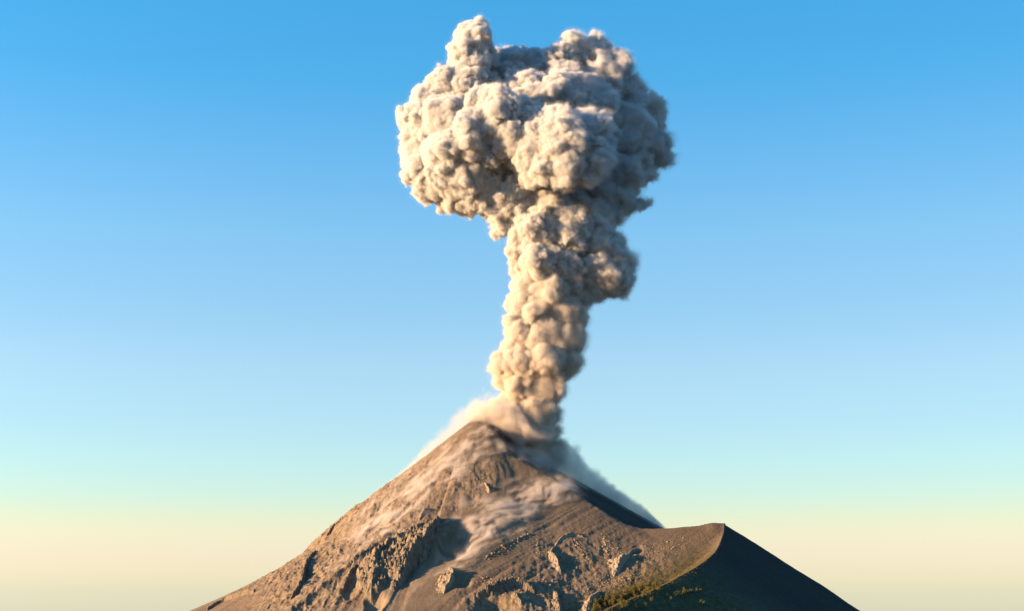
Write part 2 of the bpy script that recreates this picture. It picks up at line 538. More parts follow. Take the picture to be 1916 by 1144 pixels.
def ground(x, y):
    """Height of the finished sheet (bilinear on the fine part)."""
    x = np.asarray(x, float); y = np.asarray(y, float)
    i = np.clip(np.searchsorted(ay, y) - 1, 0, len(ay) - 2); j = np.clip(np.searchsorted(ax, x) - 1, 0, len(ax) - 2)
    fy = np.clip((y - ay[i]) / (ay[i + 1] - ay[i]), 0, 1); fx = np.clip((x - ax[j]) / (ax[j + 1] - ax[j]), 0, 1)
    return (GZ[i, j] * (1 - fx) * (1 - fy) + GZ[i, j + 1] * fx * (1 - fy) + GZ[i + 1, j] * (1 - fx) * fy + GZ[i + 1, j + 1] * fx * fy)


def tag(o, label=None, cat=None, group=None, kind=None):
    for k, v in (('label', label), ('category', cat), ('group', group), ('kind', kind)):
        if v: o[k] = v
    return o


# ------------------------------------------------------------------ rock outcrops: each a craggy body set into the slope
def outcrop(label, crest, heights, k_left, k_right, seed, pale=0.0, rib=3.0, step=1.0, ribw=6.0, group=None):
    """Crest runs down the picture through photograph pixels; k_left / k_right are the steepness of its two sides."""
    P = np.array([hit(a, b, ground) for a, b in crest])
    H = np.array(heights, float)
    L = smooth_line(np.c_[P[:, :2], H], 5)
    pad = max(H) / min(k_left, k_right) * 1.15 + 8
    xs = np.arange(L[:, 0].min() - pad, L[:, 0].max() + pad, step); ys = np.arange(L[:, 1].min() - pad, L[:, 1].max() + pad, step)
    x, y = np.meshgrid(xs, ys)
    h, d, s, arc = polyline(L, x, y)
    wob = 6.0 * fbm2(x, y, 26.0, 3, seed) + 3.0 * fbm2(x, y, 9.0, 3, seed + 9)
    flute = (1 - 2.6 * np.abs(noise2(arc / ribw + .5 * noise2(x / 7, y / 7, seed), .3 * d / ribw, seed + 15))) * ribw * .42 \
        + (1 - 2.6 * np.abs(noise2(arc / (ribw * .4), .3 * d / ribw, seed + 16))) * ribw * .22
    d = np.maximum(d + (wob + flute) * sstep(1, 9, d), 0)
    k = np.where(s > 0, k_right, k_left)
    h = h * (1 + .8 * fbm2(x, y, 13.0, 4, seed + 3, .65))
    z = h - k * d
    ribn = 1 - 2 * np.abs(noise2(arc / ribw + .25 * noise2(x / 9, y / 9, seed), d / 40, seed + 5))
    rib2 = 1 - 2 * np.abs(noise2(arc / (ribw * .38), d / 15, seed + 6))
    env = sstep(-2, 6, z)
    crack = sstep(.80, 1.0, 1 - np.abs(noise2(x / 7 + wob * .1, y / 7, seed + 41))) + .6 * sstep(.8, 1.0, 1 - np.abs(noise2(x / 3.3, y / 3.3, seed + 42)))
    z = z - env * 2.2 * crack
    z = z + env * (rib * ribn + rib * .5 * rib2 + 1.5 * fbm2(x, y, 3.2, 2, seed + 27, .6, True) + 2.4 * fbm2(x, y, 6.0, 4, seed + 7, .65, True))
    g = ground(x, y)
    Z = g + np.maximum(z, -2.5)
    # knock the crag's steps in: terraces
    keep = z > -1.6
    ny, nx = Z.shape
    idx = np.arange(ny * nx).reshape(ny, nx)
    q = np.stack([idx[:-1, :-1], idx[:-1, 1:], idx[1:, 1:], idx[1:, :-1]], -1).reshape(-1, 4)
    kq = (keep[:-1, :-1] | keep[:-1, 1:] | keep[1:, 1:] | keep[1:, :-1]).ravel()
    q = q[kq]
    u, inv = np.unique(q, return_inverse=True)
    cx0, cy0 = P[:, 0].mean(), P[:, 1].mean(); cz0 = float(ground(cx0, cy0))
    co = np.c_[x.ravel()[u] - cx0, y.ravel()[u] - cy0, Z.ravel()[u] - cz0]
    o = mesh_from('rock_outcrop', co, inv.reshape(q.shape), rockm, {'pale': np.full(len(u), pale) * (.6 + .4 * ribn.ravel()[u])})
    o.location = (cx0, cy0, cz0)
    tag(o, label, 'rock outcrop', group)
    return o


OUT = [
    ('largest craggy rock buttress on the left face, sunlit ribs beside a dark hollow', [(822, 976), (806, 1012), (790, 1040), (768, 1066), (748, 1098)], [3, 24, 30, 28, 10], .42, 2.6, 11, .12, 4.5, 1.0, 9),
    ('ribbed rock wall forming the left shoulder of the big buttress', [(800, 985), (762, 1008), (724, 1038), (700, 1072), (694, 1108)], [2, 12, 20, 24, 10], .75, .5, 23, .15, 4.0, 1.0, 8),
    ('pale wedge shaped outcrop with a dark hollow on its right, below the big buttress', [(846, 1072), (848, 1086), (838, 1102)], [5, 11, 6], .32, 2.8, 31, .5, 1.6, .8, 5),
    ('narrow pale rock rib standing left of the small dark hollow under the saddle', [(1030, 1036), (1040, 1052), (1050, 1074)], [2, 6, 2], .45, 1.5, 41, .55, 1.4, .8, 4),
    ('arched band of broken pale rock just under the saddle ridge', [(1030, 1036), (1046, 1014), (1070, 1002), (1092, 1008)], [1, 2.2, 3, 1], .7, .7, 43, .45, 1.6, .7, 3),
    ('fluted pale crag alone on the slope left of the grassy spur', [(1176, 1044), (1162, 1056), (1154, 1074)], [3, 8, 4], .4, 1.2, 51, .65, 2.2, .8, 4),
    ('dark topped ledge above the black hollow at the bottom centre', [(895, 1118), (930, 1104), (965, 1098), (1000, 1112)], [5, 9, 10, 4], 1.2, 1.2, 61, .0, 2.2, .8, 5),
    ('pinkish block standing in the black hollow at the bottom centre', [(966, 1118), (975, 1132)], [4, 3], .6, .9, 67, .25, 1.4, .7, 4),
    ('pale crag at the bottom edge just left of the trees', [(1120, 1112), (1106, 1128), (1100, 1142)], [2, 5, 4], .45, .9, 71, .55, 2.0, .8, 4),
    ('rough brown crag at the bottom edge right of centre', [(1036, 1108), (1044, 1124), (1048, 1142)], [2, 5, 5], .4, .9, 77, .3, 2.2, .8, 5),
    ('dark knobbly rock crest on the lowest left skyline', [(474, 1110), (448, 1116), (420, 1126), (388, 1144)], [3, 7, 5, 4], 1.4, 1.4, 81, .0, 1.8, .9, 6),
    ('rusty cliff band on the left flank under the kink of the skyline', [(590, 1036), (572, 1062), (566, 1092), (548, 1120)], [3, 7, 8, 4], .6, 1.3, 87, .05, 2.4, .9, 5),
    ('small knob of rock above the big buttress', [(806, 955), (792, 964), (786, 974)], [2, 5, 2], .6, 1.3, 91, .1, 1.4, .8, 4),
    ('little rock step on the upper left skyline', [(636, 976), (622, 990), (612, 1004)], [2, 4, 2], 1.0, 1.4, 93, .1, 1.2, .8, 4),
    ('short pale rock rib high on the front face', [(908, 906), (916, 922)], [1.5, 3], .8, 1.2, 95, .55, 1.2, .8, 3),
    ('low broken crag between the leftmost gully and the big buttress', [(668, 1062), (652, 1088), (640, 1112)], [3, 7, 3], .6, 1.4, 99, .05, 2.4, .9, 5),
    ('thin dark rock step above the lone fluted crag', [(1210, 1024), (1190, 1032), (1176, 1040)], [2, 4, 2], 1.2, 1.6, 101, .3, 1.2, .8, 4),
]
for a in OUT:
    lab, crest_, hs_, kl_, kr_, seed_, pale_, rib_, step_, rw_ = a
    outcrop(lab, crest_, hs_, kl_, kr_, seed_, pale_, rib_, step_, rw_)

# ------------------------------------------------------------------ loose boulders
stone, t, b = new_mat('pale_stone')
geo = N(t, 'ShaderNodeNewGeometry'); oi_ = N(t, 'ShaderNodeObjectInfo')
n1 = noise_node(t, .8, 4, .6, geo.outputs['Position'])
c = mixc(t, rampf(t, n1.outputs[0], .35, .65), (.14, .105, .07), (.36, .29, .195))
c = mixc(t, mul(t, oi_.outputs['Random'], .6), c, (.17, .125, .085))
t.links.new(c, b.inputs['Base Color']); bump(t, b, n1.outputs[0], .5, 1.0)


def ico(sub):
    import bmesh
    bm = bmesh.new(); bmesh.ops.create_icosphere(bm, subdivisions=sub, radius=1.0)
    co = np.array([v.co[:] for v in bm.verts]); fa = np.array([[v.index for v in f.verts] for f in bm.faces]); bm.free()
    return co, fa


def rock_shape(seed, sub=3):
    co, fa = ico(sub)
    r = np.random.default_rng(seed)
    for k in range(9):                                   # flat faces, as broken stone has
        d = r.normal(size=3); d /= np.linalg.norm(d); lim = r.uniform(.55, .85)
        p = co @ d
        co = co - np.where(p > lim, p - lim, 0)[:, None] * d
    co = co * (1 + .12 * noise3(co[:, 0] * 2.5 + seed, co[:, 1] * 2.5, co[:, 2] * 2.5, seed))[:, None]
    return co * np.array([1.0, r.uniform(.7, 1.0), r.uniform(.6, .85)]), fa


def on_slope(px, py):
    p = hit(px, py, ground)
    return p[0], p[1], float(ground(p[0], p[1]))


rocks = []
for k in range(6):
    co, fa = rock_shape(200 + k)
    me_o = mesh_from('boulder', co, fa, stone, smooth=False)
    rocks.append(me_o)
rb = random.Random(8)
GROUPS = [
    ('pale boulder in the row of rubble along the scree edge right of the big buttress', 'boulders along the scree edge', [((985, 1004), (905, 1050), 7, 34, 1.6, 3.6)]),
    ('brown stone in the curved rows of rubble hanging below the saddle ridge', 'stones hanging below the saddle', [((1128, 1000), (1136, 1050), 5, 22, 1.2, 3.0), ((1072, 1008), (1100, 1052), 6, 22, 1.2, 3.0), ((1004, 1010), (1008, 1048), 4, 12, 1.2, 2.6)]),
    ('pale stone strewn on the slope around the lone fluted crag', 'stones around the fluted crag', [((1140, 1010), (1160, 1040), 6, 16, 1.0, 2.4), ((1190, 1050), (1270, 1010), 14, 40, 1.0, 2.2), ((1100, 1100), (1190, 1076), 9, 34, 1.0, 2.6)]),
    ('small rock lying near the short rib high on the front face', 'rocks high on the front face', [((895, 890), (925, 925), 9, 14, 1.0, 2.4), ((870, 930), (900, 945), 8, 10, 1.0, 2.2)]),
    ('rock scattered on the broken ground above the bottom centre hollow', 'rocks above the bottom hollow', [((900, 1085), (1030, 1095), 16, 44, 1.2, 3.2)]),
    ('rock lying on the rough left flank', 'rocks on the left flank', [((560, 1090), (760, 940), 34, 50, 1.2, 3.2)]),
]
first = {}
for lab, grp, lines in GROUPS:
    for (x0, y0), (x1, y1), spread, n_, s0, s1 in lines:
        for k in range(n_):
            f_ = rb.random()
            qx, qy = x0 + (x1 - x0) * f_ + rb.gauss(0, spread * .5), y0 + (y1 - y0) * f_ + rb.gauss(0, spread * .5)
            if qy > 1143: continue
            x_, y_, z_ = on_slope(qx, qy)
            if abs(z_ - pt(qx, qy, y_)[2]) > 12: continue
            i = rb.randrange(6)
            if i not in first:
                o = rocks[i]; first[i] = 1
            else:
                o = rocks[i].copy(); sc.collection.objects.link(o)
            sz = s0 + (s1 - s0) * rb.random() ** 2
            o.location = (x_, y_, z_ + sz * .15); o.scale = (sz, sz, sz); o.rotation_euler = (rb.uniform(-.4, .4), rb.uniform(-.4, .4), rb.uniform(0, 6.28))
            tag(o, lab, 'boulder', grp)
for i in range(6):
    if i not in first: bpy.data.objects.remove(rocks[i])

# countless small stones: one object
def scatter_mesh(name, mat, shapes, places, attrs=None, smooth=False):
    cos, fas, off = [], [], 0
    for (x_, y_, z_, s_, rz, i, sq) in places:
        co, fa = shapes[i]
        c_, s2 = math.cos(rz), math.sin(rz)
        q = np.c_[co[:, 0] * c_ - co[:, 1] * s2, co[:, 0] * s2 + co[:, 1] * c_, co[:, 2] * sq] * s_ + np.array([x_, y_, z_])
        cos.append(q); fas.append(fa + off); off += len(co)
    return mesh_from(name, np.vstack(cos), np.vstack(fas), mat, smooth=smooth)


peb = [rock_shape(300 + k, 1) for k in range(4)]
pl = []
ZN = [((985, 1004), (700, 1130), 14, 380, .5, 1.3), ((1128, 1000), (1140, 1060), 9, 200, .5, 1.3), ((1072, 1005), (1105, 1060), 10, 220, .5, 1.3), ((1190, 1060), (1290, 1005), 20, 420, .45, 1.1),
      ((1060, 1110), (1200, 1080), 22, 520, .5, 1.3), ((900, 1090), (1040, 1110), 24, 500, .5, 1.6), ((560, 1100), (780, 930), 40, 900, .5, 1.5), ((880, 880), (930, 930), 16, 120, .5, 1.2),
      ((1004, 1005), (1010, 1060), 7, 90, .5, 1.2), ((1035, 1040), (1052, 1090), 8, 120, .5, 1.3), ((760, 905), (900, 850), 30, 150, .5, 1.2), ((1160, 1080), (1150, 1000), 12, 140, .5, 1.1)]
for (x0, y0), (x1, y1), spread, n_, s0, s1 in ZN:
    for k in range(n_):
        f_ = rb.random()
        qx, qy = x0 + (x1 - x0) * f_ + rb.gauss(0, spread * .55), y0 + (y1 - y0) * f_ + rb.gauss(0, spread * .55)
        x_, y_, z_ = on_slope(qx, min(qy, 1150))
        pl.append((x_, y_, z_ + .1, s0 + (s1 - s0) * rb.random() ** 2, rb.uniform(0, 6.28), rb.randrange(4), 1.0))
rub = scatter_mesh('rubble', stone, peb, pl)
tag(rub, 'small pale stones strewn in bands over the slopes', None, None, 'stuff')

# ------------------------------------------------------------------ trees and shrubs on the near spur
def leaf_mat(name, dark, light, warm):
    m, t, b = new_mat(name)
    geo = N(t, 'ShaderNodeNewGeometry'); oi = N(t, 'ShaderNodeObjectInfo')
    n = noise_node(t, .35, 4, .6, geo.outputs['Position'])
    c = mixc(t, rampf(t, n.outputs[0], .35, .65), dark, light)
    c = mixc(t, mul(t, oi.outputs['Random'], .6), c, warm)
    t.links.new(c, b.inputs['Base Color'])
    b.inputs['Roughness'].default_value = .8
    return m


leafm = leaf_mat('foliage', (.060, .066, .018), (.135, .128, .034), (.16, .12, .042))
shrubm = leaf_mat('shrub_foliage', (.055, .055, .018), (.115, .105, .035), (.12, .085, .045))
barkm, t, b = new_mat('bark'); b.inputs['Base Color'].default_value = (.07, .05, .035, 1)


def tube(path, radii, n=6):
    path = np.array(path, float); vs = []
    for i, p in enumerate(path):
        d = path[min(i + 1, len(path) - 1)] - path[max(i - 1, 0)]; d /= np.linalg.norm(d)
        a = np.cross(d, [0.3, 1, .1]); a /= np.linalg.norm(a); bb = np.cross(d, a)
        for k in range(n):
            th = 2 * math.pi * k / n
            vs.append(p + radii[i] * (math.cos(th) * a + math.sin(th) * bb))
    f = []
    for i in range(len(path) - 1):
        for k in range(n):
            f.append([i * n + k, i * n + (k + 1) % n, (i + 1) * n + (k + 1) % n, (i + 1) * n + k])
    return np.array(vs), np.array(f)


def leaf_cloud(centres, n, size, r):
    """n small leaf faces round each clump centre (x, y, z, radius)."""
    vs, fs = [], []
    for (x, y, z, rad) in centres:
        m = int(n * (rad ** 2) * r.uniform(.8, 1.2))
        d = r.normal(size=(m, 3)); d /= np.linalg.norm(d, axis=1)[:, None]
        p = np.array([x, y, z]) + d * (rad * r.uniform(.45, 1.05, m))[:, None] * np.array([1, 1, .8])
        for q in p:
            a = r.normal(size=3); a /= np.linalg.norm(a); bb = np.cross(a, r.normal(size=3)); bb /= np.linalg.norm(bb)
            s_ = size * r.uniform(.6, 1.3); o_ = len(vs)
            vs += [q - a * s_, q + bb * s_ * .6, q + a * s_, q - bb * s_ * .6]; fs.append([o_, o_ + 1, o_ + 2, o_ + 3])
    return np.array(vs), np.array(fs)


def make_tree(kind, seed):
    r = np.random.default_rng(seed)
    root = bpy.data.objects.new('tree' if kind != 'pine' else 'pine_tree', None); sc.collection.objects.link(root)
    if kind == 'pine':
        H = 10.0
        tv, tf = tube([(0, 0, -2), (.1, 0, 3), (.15, .1, 7), (.1, .1, 9.6)], [.28, .22, .12, .03])
        cl = []
        for k in range(26):
            h = 2.2 + 7.6 * (k / 26) ** .9; w = (10.4 - h) * .26
            th = k * 2.4 + r.uniform(-.4, .4); cl.append((w * math.cos(th) * r.uniform(.5, 1), w * math.sin(th) * r.uniform(.5, 1), h + r.uniform(-.2, .2), .55 + .09 * (10 - h)))
    else:
        tv, tf = tube([(0, 0, -2), (.15, .05, 2), (.4, .1, 4.2), (.3, .2, 6.4)], [.36, .28, .18, .06])
        for k in range(4):
            th = k * 1.7 + r.uniform(0, .8); z0 = 2.2 + k * .8
            bv, bf = tube([(.2, .1, z0), (1.1 * math.cos(th), 1.1 * math.sin(th), z0 + 1.2), (1.9 * math.cos(th), 1.9 * math.sin(th), z0 + 2.3)], [.14, .09, .03], 5)
            tf = np.vstack([tf, bf + len(tv)]); tv = np.vstack([tv, bv])
        cl = []
        for k in range(24):
            th = r.uniform(0, 6.28); u = r.uniform(0, 1) ** .5; h = r.uniform(2.8, 8.4)
            w = 2.6 * math.sin(math.pi * min(1, max(.08, (h - 1.6) / 7.6))) ** .7
            cl.append((w * u * math.cos(th) + r.normal() * .2, w * u * math.sin(th), h, r.uniform(.6, 1.15)))
    a = mesh_from('trunk', tv, tf, barkm); a.parent = root
    cv, cf = leaf_cloud(cl, 26, .30, r)
    c_ = mesh_from('crown', cv, cf, leafm, smooth=False); c_.parent = root
    return root


protos = [make_tree('broad', 1), make_tree('broad', 2), make_tree('pine', 3), make_tree('broad', 4), make_tree('pine', 5)]
used_proto = set()


def place_tree(i, qx, qy, hpx, lab, grp, from_plan=None):
    if from_plan is None:
        x_, y_, z_ = on_slope(qx, qy)
    else:
        x_, y_ = from_plan; z_ = float(ground(x_, y_))
    if i not in used_proto:
        o = protos[i]; used_proto.add(i)
    else:
        o = protos[i].copy(); sc.collection.objects.link(o)
        for ch in protos[i].children:
            d_ = ch.copy(); sc.collection.objects.link(d_); d_.parent = o
    s_ = hpx * y_ / F_PX / 7.6
    o.location = (x_, y_, z_); o.scale = (s_ * rb.uniform(.85, 1.15), s_ * rb.uniform(.85, 1.15), s_); o.rotation_euler = (0, 0, rb.uniform(0, 6.28))
    tag(o, lab, 'tree', grp)
    return o


def zt(a, b_): return 1050 + a / 5.474, 1020 + b_ / 5.474
# trees standing alone in the shaded ground, read off the photograph (base of each)
SOLO = [((927, 612), 11, 0, 'round sunlit tree alone in the dark ground, right of the thicket'), ((1060, 636), 8, 2, 'slim tree between the round lone tree and the tree row'),
        ((862, 672), 12, 0, 'tall two lobed tree at the bottom edge below the thicket'), ((768, 664), 9, 2, 'narrow tree at the bottom edge just right of the thicket'),
        ((1086, 536), 6, 2, 'small bright green tree left of the tree row'), ((1130, 590), 9, 0, 'leaning tree under the left end of the tree row'),
        ((1240, 566), 7, 2, 'small tree just under the middle of the tree row'), ((1440, 665), 15, 1, 'tallest tree at the right of the dark ground, rusty green'),
        ((1594, 588), 7, 2, 'small pale tree far out in the shade at the right'), ((1594, 668), 8, 2, 'small tree at the bottom edge, rightmost but one'),
        ((1268, 672), 8, 0, 'bright green tree at the bottom edge under the tree row'), ((1682, 690), 10, 2, 'rightmost tree, at the bottom edge in the shade'),
        ((1210, 690), 7, 3, 'low tree cut by the bottom edge left of the bright green tree')]
for (za_, zb2), h_, i, lab in SOLO:
    place_tree(i, *zt(za_, zb2), h_, lab, 'trees standing alone in the shaded ground')
for k, (za_, zb2, h_) in enumerate([(1170, 550, 11), (1190, 540, 10), (1215, 535, 9), (1258, 545, 15), (1272, 530, 12), (1295, 512, 7), (1325, 512, 9), (1342, 512, 9), (1386, 505, 9), (1430, 505, 9)]):
    place_tree([0, 1, 3, 2, 0][k % 5], *zt(za_, zb2), h_, 'leafy tree in the short sunlit row standing out of the dark ground', 'trees of the sunlit row')
k = 0
while k < 150:                                              # the thicket on the crest at the bottom edge
    u_ = rb.random() ** 1.2; qx = 1108 + 130 * u_ + rb.gauss(0, 6); top = 1134 - 44 * u_
    qy = top + abs(rb.gauss(0, 9)) + 2
    if qy > 1158: continue
    place_tree(rb.choice([0, 1, 3, 3, 2, 4]), qx, qy, rb.uniform(6, 12), 'olive green tree packed in the thicket at the bottom edge', 'trees of the thicket')
    k += 1

# shrubs: nobody could count them
shapes = []
for k in range(4):
    r_ = np.random.default_rng(70 + k)
    cl = [(r_.normal() * .5, r_.normal() * .5, r_.uniform(.2, .8), r_.uniform(.4, .75)) for _ in range(5)]
    shapes.append(leaf_cloud(cl, 26, .2, r_))
pl = []
BX = np.array([q for q in B_LINE if q[1] > 1900])
n_ = 0
while n_ < 4200:
    i = rb.randrange(len(BX) - 1); f_ = rb.random()
    p_ = BX[i] * (1 - f_) + BX[i + 1] * f_
    side = rb.gauss(0, 1)
    off_ = side * 26 + (0 if rb.random() < .5 else -abs(rb.gauss(0, 60)))
    dxy = BX[i + 1][:2] - BX[i][:2]; dxy = dxy / np.linalg.norm(dxy); nn = np.array([-dxy[1], dxy[0]])
    x_, y_ = p_[:2] + nn * off_
    if y_ > 2640 and rb.random() < .5: continue
    lowf = min(1, max(0, (2640 - y_) / 450))
    if rb.random() > .3 + .7 * lowf: continue
    z_ = float(ground(x_, y_)); n_ += 1
    pl.append((x_, y_, z_, rb.uniform(.5, 1.0) * (.8 + 1.3 * lowf), rb.uniform(0, 6.28), rb.randrange(4), rb.uniform(.7, 1.2)))
for k in range(1500):                                       # out on the shaded side
    x_, y_ = rb.uniform(140, 460), rb.uniform(2080, 2500)
    zb1, db1, sb1, _ = polyline(B_LINE, np.array([x_]), np.array([y_]))
    if sb1[0] < 0 or db1[0] > 150: continue
    pl.append((x_, y_, float(ground(x_, y_)), rb.uniform(.8, 2.2), rb.uniform(0, 6.28), rb.randrange(4), rb.uniform(.7, 1.3)))
for k in range(3200):                                       # clumps in rows down the sunlit slope left of the crest
    qx = rb.uniform(1080, 1345); yl_ = float(np.interp(qx, [1060, 1090, 1160, 1250, 1330, 1352], [1180, 1165, 1132, 1092, 1042, 1004]))
    qy = yl_ - abs(rb.gauss(0, 26))
    if qy > 1150: continue
    x_, y_, z_ = on_slope(qx, qy)
    pl.append((x_, y_, z_, rb.uniform(.4, 1.1), rb.uniform(0, 6.28), rb.randrange(4), rb.uniform(.6, 1.1)))
shr = scatter_mesh('shrubbery', shrubm, shapes, pl)
tag(shr, 'low olive and rusty shrubs covering the crest of the near spur', None, None, 'stuff')



# ------------------------------------------------------------------ the ash plume: billows packed from large to small
PLUME_Y = 3010.0
LOBES = [  # photograph pixel x, y, radius in pixels, depth offset in pixels (+ = farther)
    # tower at the upper left
    (886, 72, 38, 10), (878, 98, 40, 5), (884, 128, 38, 0), (872, 160, 42, -5), (895, 160, 36, 20), (905, 110, 30, 25),
    # left shoulder
    (835, 165, 40, 0), (808, 195, 44, 10), (786, 232, 42, 0), (782, 275, 40, 10), (788, 312, 40, 0), (815, 340, 42, -5), (850, 362, 38, 0),
    (835, 230, 60, -25), (850, 290, 66, -30), (890, 260, 64, -50), (880, 330, 55, -25), (905, 205, 46, -40),
    (900, 368, 38, -15), (872, 382, 26, 0), (830, 378, 20, 5),
    # front bulge and the big lobe facing the viewer
    (938, 205, 44, -85), (920, 245, 40, -80), (955, 262, 44, -80), (975, 225, 40, -60),
    (1005, 285, 56, -75), (1050, 265, 62, -95), (1090, 250, 52, -80), (1110, 290, 42, -85), (1060, 308, 44, -105), (1100, 318, 32, -90), (1020, 312, 30, -105), (1125, 268, 26, -45),
    (1000, 245, 40, -70),
    # bright saddle between them
    (1010, 185, 38, -30), (1045, 170, 36, -20), (1075, 165, 32, -10), (1060, 200, 50, 0),
    # back and top
    (955, 125, 42, 75), (1000, 130, 46, 90), (1045, 112, 36, 55), (1078, 100, 36, 65), (1110, 112, 46, 85), (1150, 128, 38, 85), (1166, 122, 20, 50), (1085, 82, 20, 70),
    (980, 160, 40, 60), (1120, 165, 55, 70), (1060, 140, 34, 20),
    # right side
    (1165, 180, 48, 90), (1200, 215, 48, 85), (1178, 250, 60, 80), (1212, 272, 42, 85), (1234, 295, 26, 85), (1190, 305, 48, 80), (1160, 330, 50, 65),
    (1165, 375, 34, 50), (1195, 380, 18, 50), (1212, 376, 11, 50), (1152, 402, 20, 40), (1130, 370, 40, 40),
    # body
    (980, 215, 78, 35), (938, 330, 46, 15), (960, 345, 40, 10), (900, 345, 48, -15), (945, 368, 40, -20), (925, 310, 36, -20), (1090, 230, 88, 75), (900, 240, 68, 30), (1000, 305, 60, 35), (1110, 325, 62, 65), (850, 270, 55, 30),
    # throat under the head
    (935, 395, 34, -10), (940, 430, 22, -5), (975, 380, 42, -5), (1020, 390, 50, 5), (1070, 392, 50, 25), (1110, 405, 45, 30), (1000, 350, 46, 15),
    # column
    (1010, 435, 50, -20), (1055, 440, 52, -10), (1100, 450, 50, 15), (1135, 470, 42, 20), (1160, 500, 34, 20), (1150, 530, 34, 15), (1115, 510, 50, 10), (1170, 525, 22, 18),
    (980, 470, 30, -10), (975, 500, 28, 0), (1015, 490, 46, -25), (1055, 500, 48, -10), (1120, 545, 26, 5), (1090, 555, 24, 0), (990, 530, 34, -10), (1030, 540, 44, -15), (1070, 530, 40, 0),
    (975, 570, 28, 0), (1010, 585, 42, 0), (1050, 580, 42, 0), (962, 598, 22, -5), (945, 601, 9, -5), (1075, 600, 28, 5), (975, 625, 32, -5), (1020, 630, 46, 0), (1062, 635, 38, 5),
    (958, 655, 26, 0), (940, 682, 26, -5), (928, 690, 14, -5), (975, 680, 38, -5), (1020, 680, 46, 0), (1055, 680, 34, 5), (945, 712, 22, 0),
    (975, 725, 36, 0), (1015, 730, 42, 5), (1035, 730, 26, 10), (962, 752, 26, 0), (1000, 775, 42, 10), (1030, 775, 22, 15), (965, 785, 30, 5), (1000, 815, 36, 15), (1025, 815, 22, 18), (1003, 848, 34, 14), (1032, 852, 28, 18), (975, 835, 22, 12),
    (930, 768, 18, 0), (945, 800, 24, 5),
]
KPX = 3010.0 / F_PX * 1.0
def _lobe_pt(a, b, d):
    p = pt(a, b, PLUME_Y)
    q = pt(a, b, PLUME_Y + d * 1.16)
    return q

rng = np.random.default_rng(11)
L0 = np.array([[*_lobe_pt(a, b, d), r * math.hypot(*pt(a, b, PLUME_Y)) / F_PX * .985] for a, b, r, d in LOBES])
L0[:, 3] *= .935
_lowcol = L0[:, 2] < pt(1000, 560, PLUME_Y)[2]
L0[_lowcol, 3] *= 1.10
VOX = 1.7
lo = (L0[:, :3] - L0[:, 3:]).min(0) - 26
hi = (L0[:, :3] + L0[:, 3:]).max(0) + 26
lo[2] = min(lo[2], APEX[2] - 75)
dims = np.ceil((hi - lo) / VOX).astype(int) + 1
hi = lo + (dims - 1) * VOX
S = np.full(dims, -1e3, np.float32)                # radius minus distance: > 0 inside


def splat(spheres, pad=14.0):
    for sx, sy, sz, sr in spheres:
        R = sr + pad
        a = np.maximum(np.floor((np.array([sx, sy, sz]) - R - lo) / VOX).astype(int), 0)
        b = np.minimum(np.ceil((np.array([sx, sy, sz]) + R - lo) / VOX).astype(int) + 1, dims)
        if (b <= a).any():
            continue
        X = (lo[0] + np.arange(a[0], b[0]) * VOX - sx).astype(np.float32)[:, None, None]
        Y = (lo[1] + np.arange(a[1], b[1]) * VOX - sy).astype(np.float32)[None, :, None]
        Z = (lo[2] + np.arange(a[2], b[2]) * VOX - sz).astype(np.float32)[None, None, :]
        d = sr - np.sqrt(X * X + Y * Y + Z * Z)
        v = S[a[0]:b[0], a[1]:b[1], a[2]:b[2]]
        np.maximum(v, d, out=v)


def sampleS(P):
    q = np.rint((P - lo) / VOX).astype(int)
    ok = ((q >= 0) & (q < dims)).all(1)
    q = np.clip(q, 0, dims - 1)
    return np.where(ok, S[q[:, 0], q[:, 1], q[:, 2]], -1e3)


def budding(parents, n, rlo, rhi, out, keep, rmin):
    """Smaller billows seated on the exposed skin of larger ones."""
    ch = []
    for sx, sy, sz, sr in parents:
        m = int(n)
        lively = float(noise3(sx / 70, sy / 70, sz / 70, 55))
        m = max(3, int(n * np.clip(1.0 + 1.3 * lively, .35, 1.7)))
        d = rng.normal(size=(m, 3)); d /= np.linalg.norm(d, axis=1)[:, None]
        r = sr * rng.uniform(rlo, rhi, m)
        P = np.array([sx, sy, sz]) + d * (sr - r * out)[:, None]
        surf = np.array([sx, sy, sz]) + d * (sr * 1.0)
        s = sampleS(surf + d * VOX * .5)
        ok = (s < keep) & (r > rmin)
        ch.append(np.c_[P[ok], r[ok]])
    return np.vstack(ch)


splat(L0, 30.0)
L1 = budding(L0, 20, .25, .58, .55, 2.0, 6.0)
splat(L1, 16.0)
L2 = budding(L1, 17, .20, .50, .50, 1.5, 3.5)
splat(L2, 10.0)
L3 = budding(L2, 12, .28, .55, .45, 1.2, 2.2)
splat(L3, 7.0)
print('billows', len(L0), len(L1), len(L2), len(L3), 'grid', dims, S.size)
# stir it: the round billows get sheared and curled by larger eddies
band = np.abs(S) < 26
bi = np.nonzero(band)
bx, by, bz = (lo[k] + bi[k].astype(np.float32) * VOX for k in range(3))
_, _py = px_of(bx, by, bz)
_col = sstep(500, 680, _py)
def eddy(seed):
    lo_ = 10.0 * noise3(bx / 52, by / 52, bz / 52, seed) + 6.0 * noise3(bx / 21, by / 21, bz / 21, seed + 1) + 2.2 * noise3(bx / 9, by / 9, bz / 9, seed + 2)
    st_ = 8.0 * noise3(bx / 46, by / 46, bz / 100, seed + 3) + 5.0 * noise3(bx / 19, by / 19, bz / 46, seed + 4) + 1.6 * noise3(bx / 8, by / 8, bz / 20, seed + 5)
    return lo_ * (1 - _col) + st_ * _col
gx3 = (bx + eddy(401) - lo[0]) / VOX; gy3 = (by + eddy(411) - lo[1]) / VOX; gz3 = (bz + eddy(421) - lo[2]) / VOX
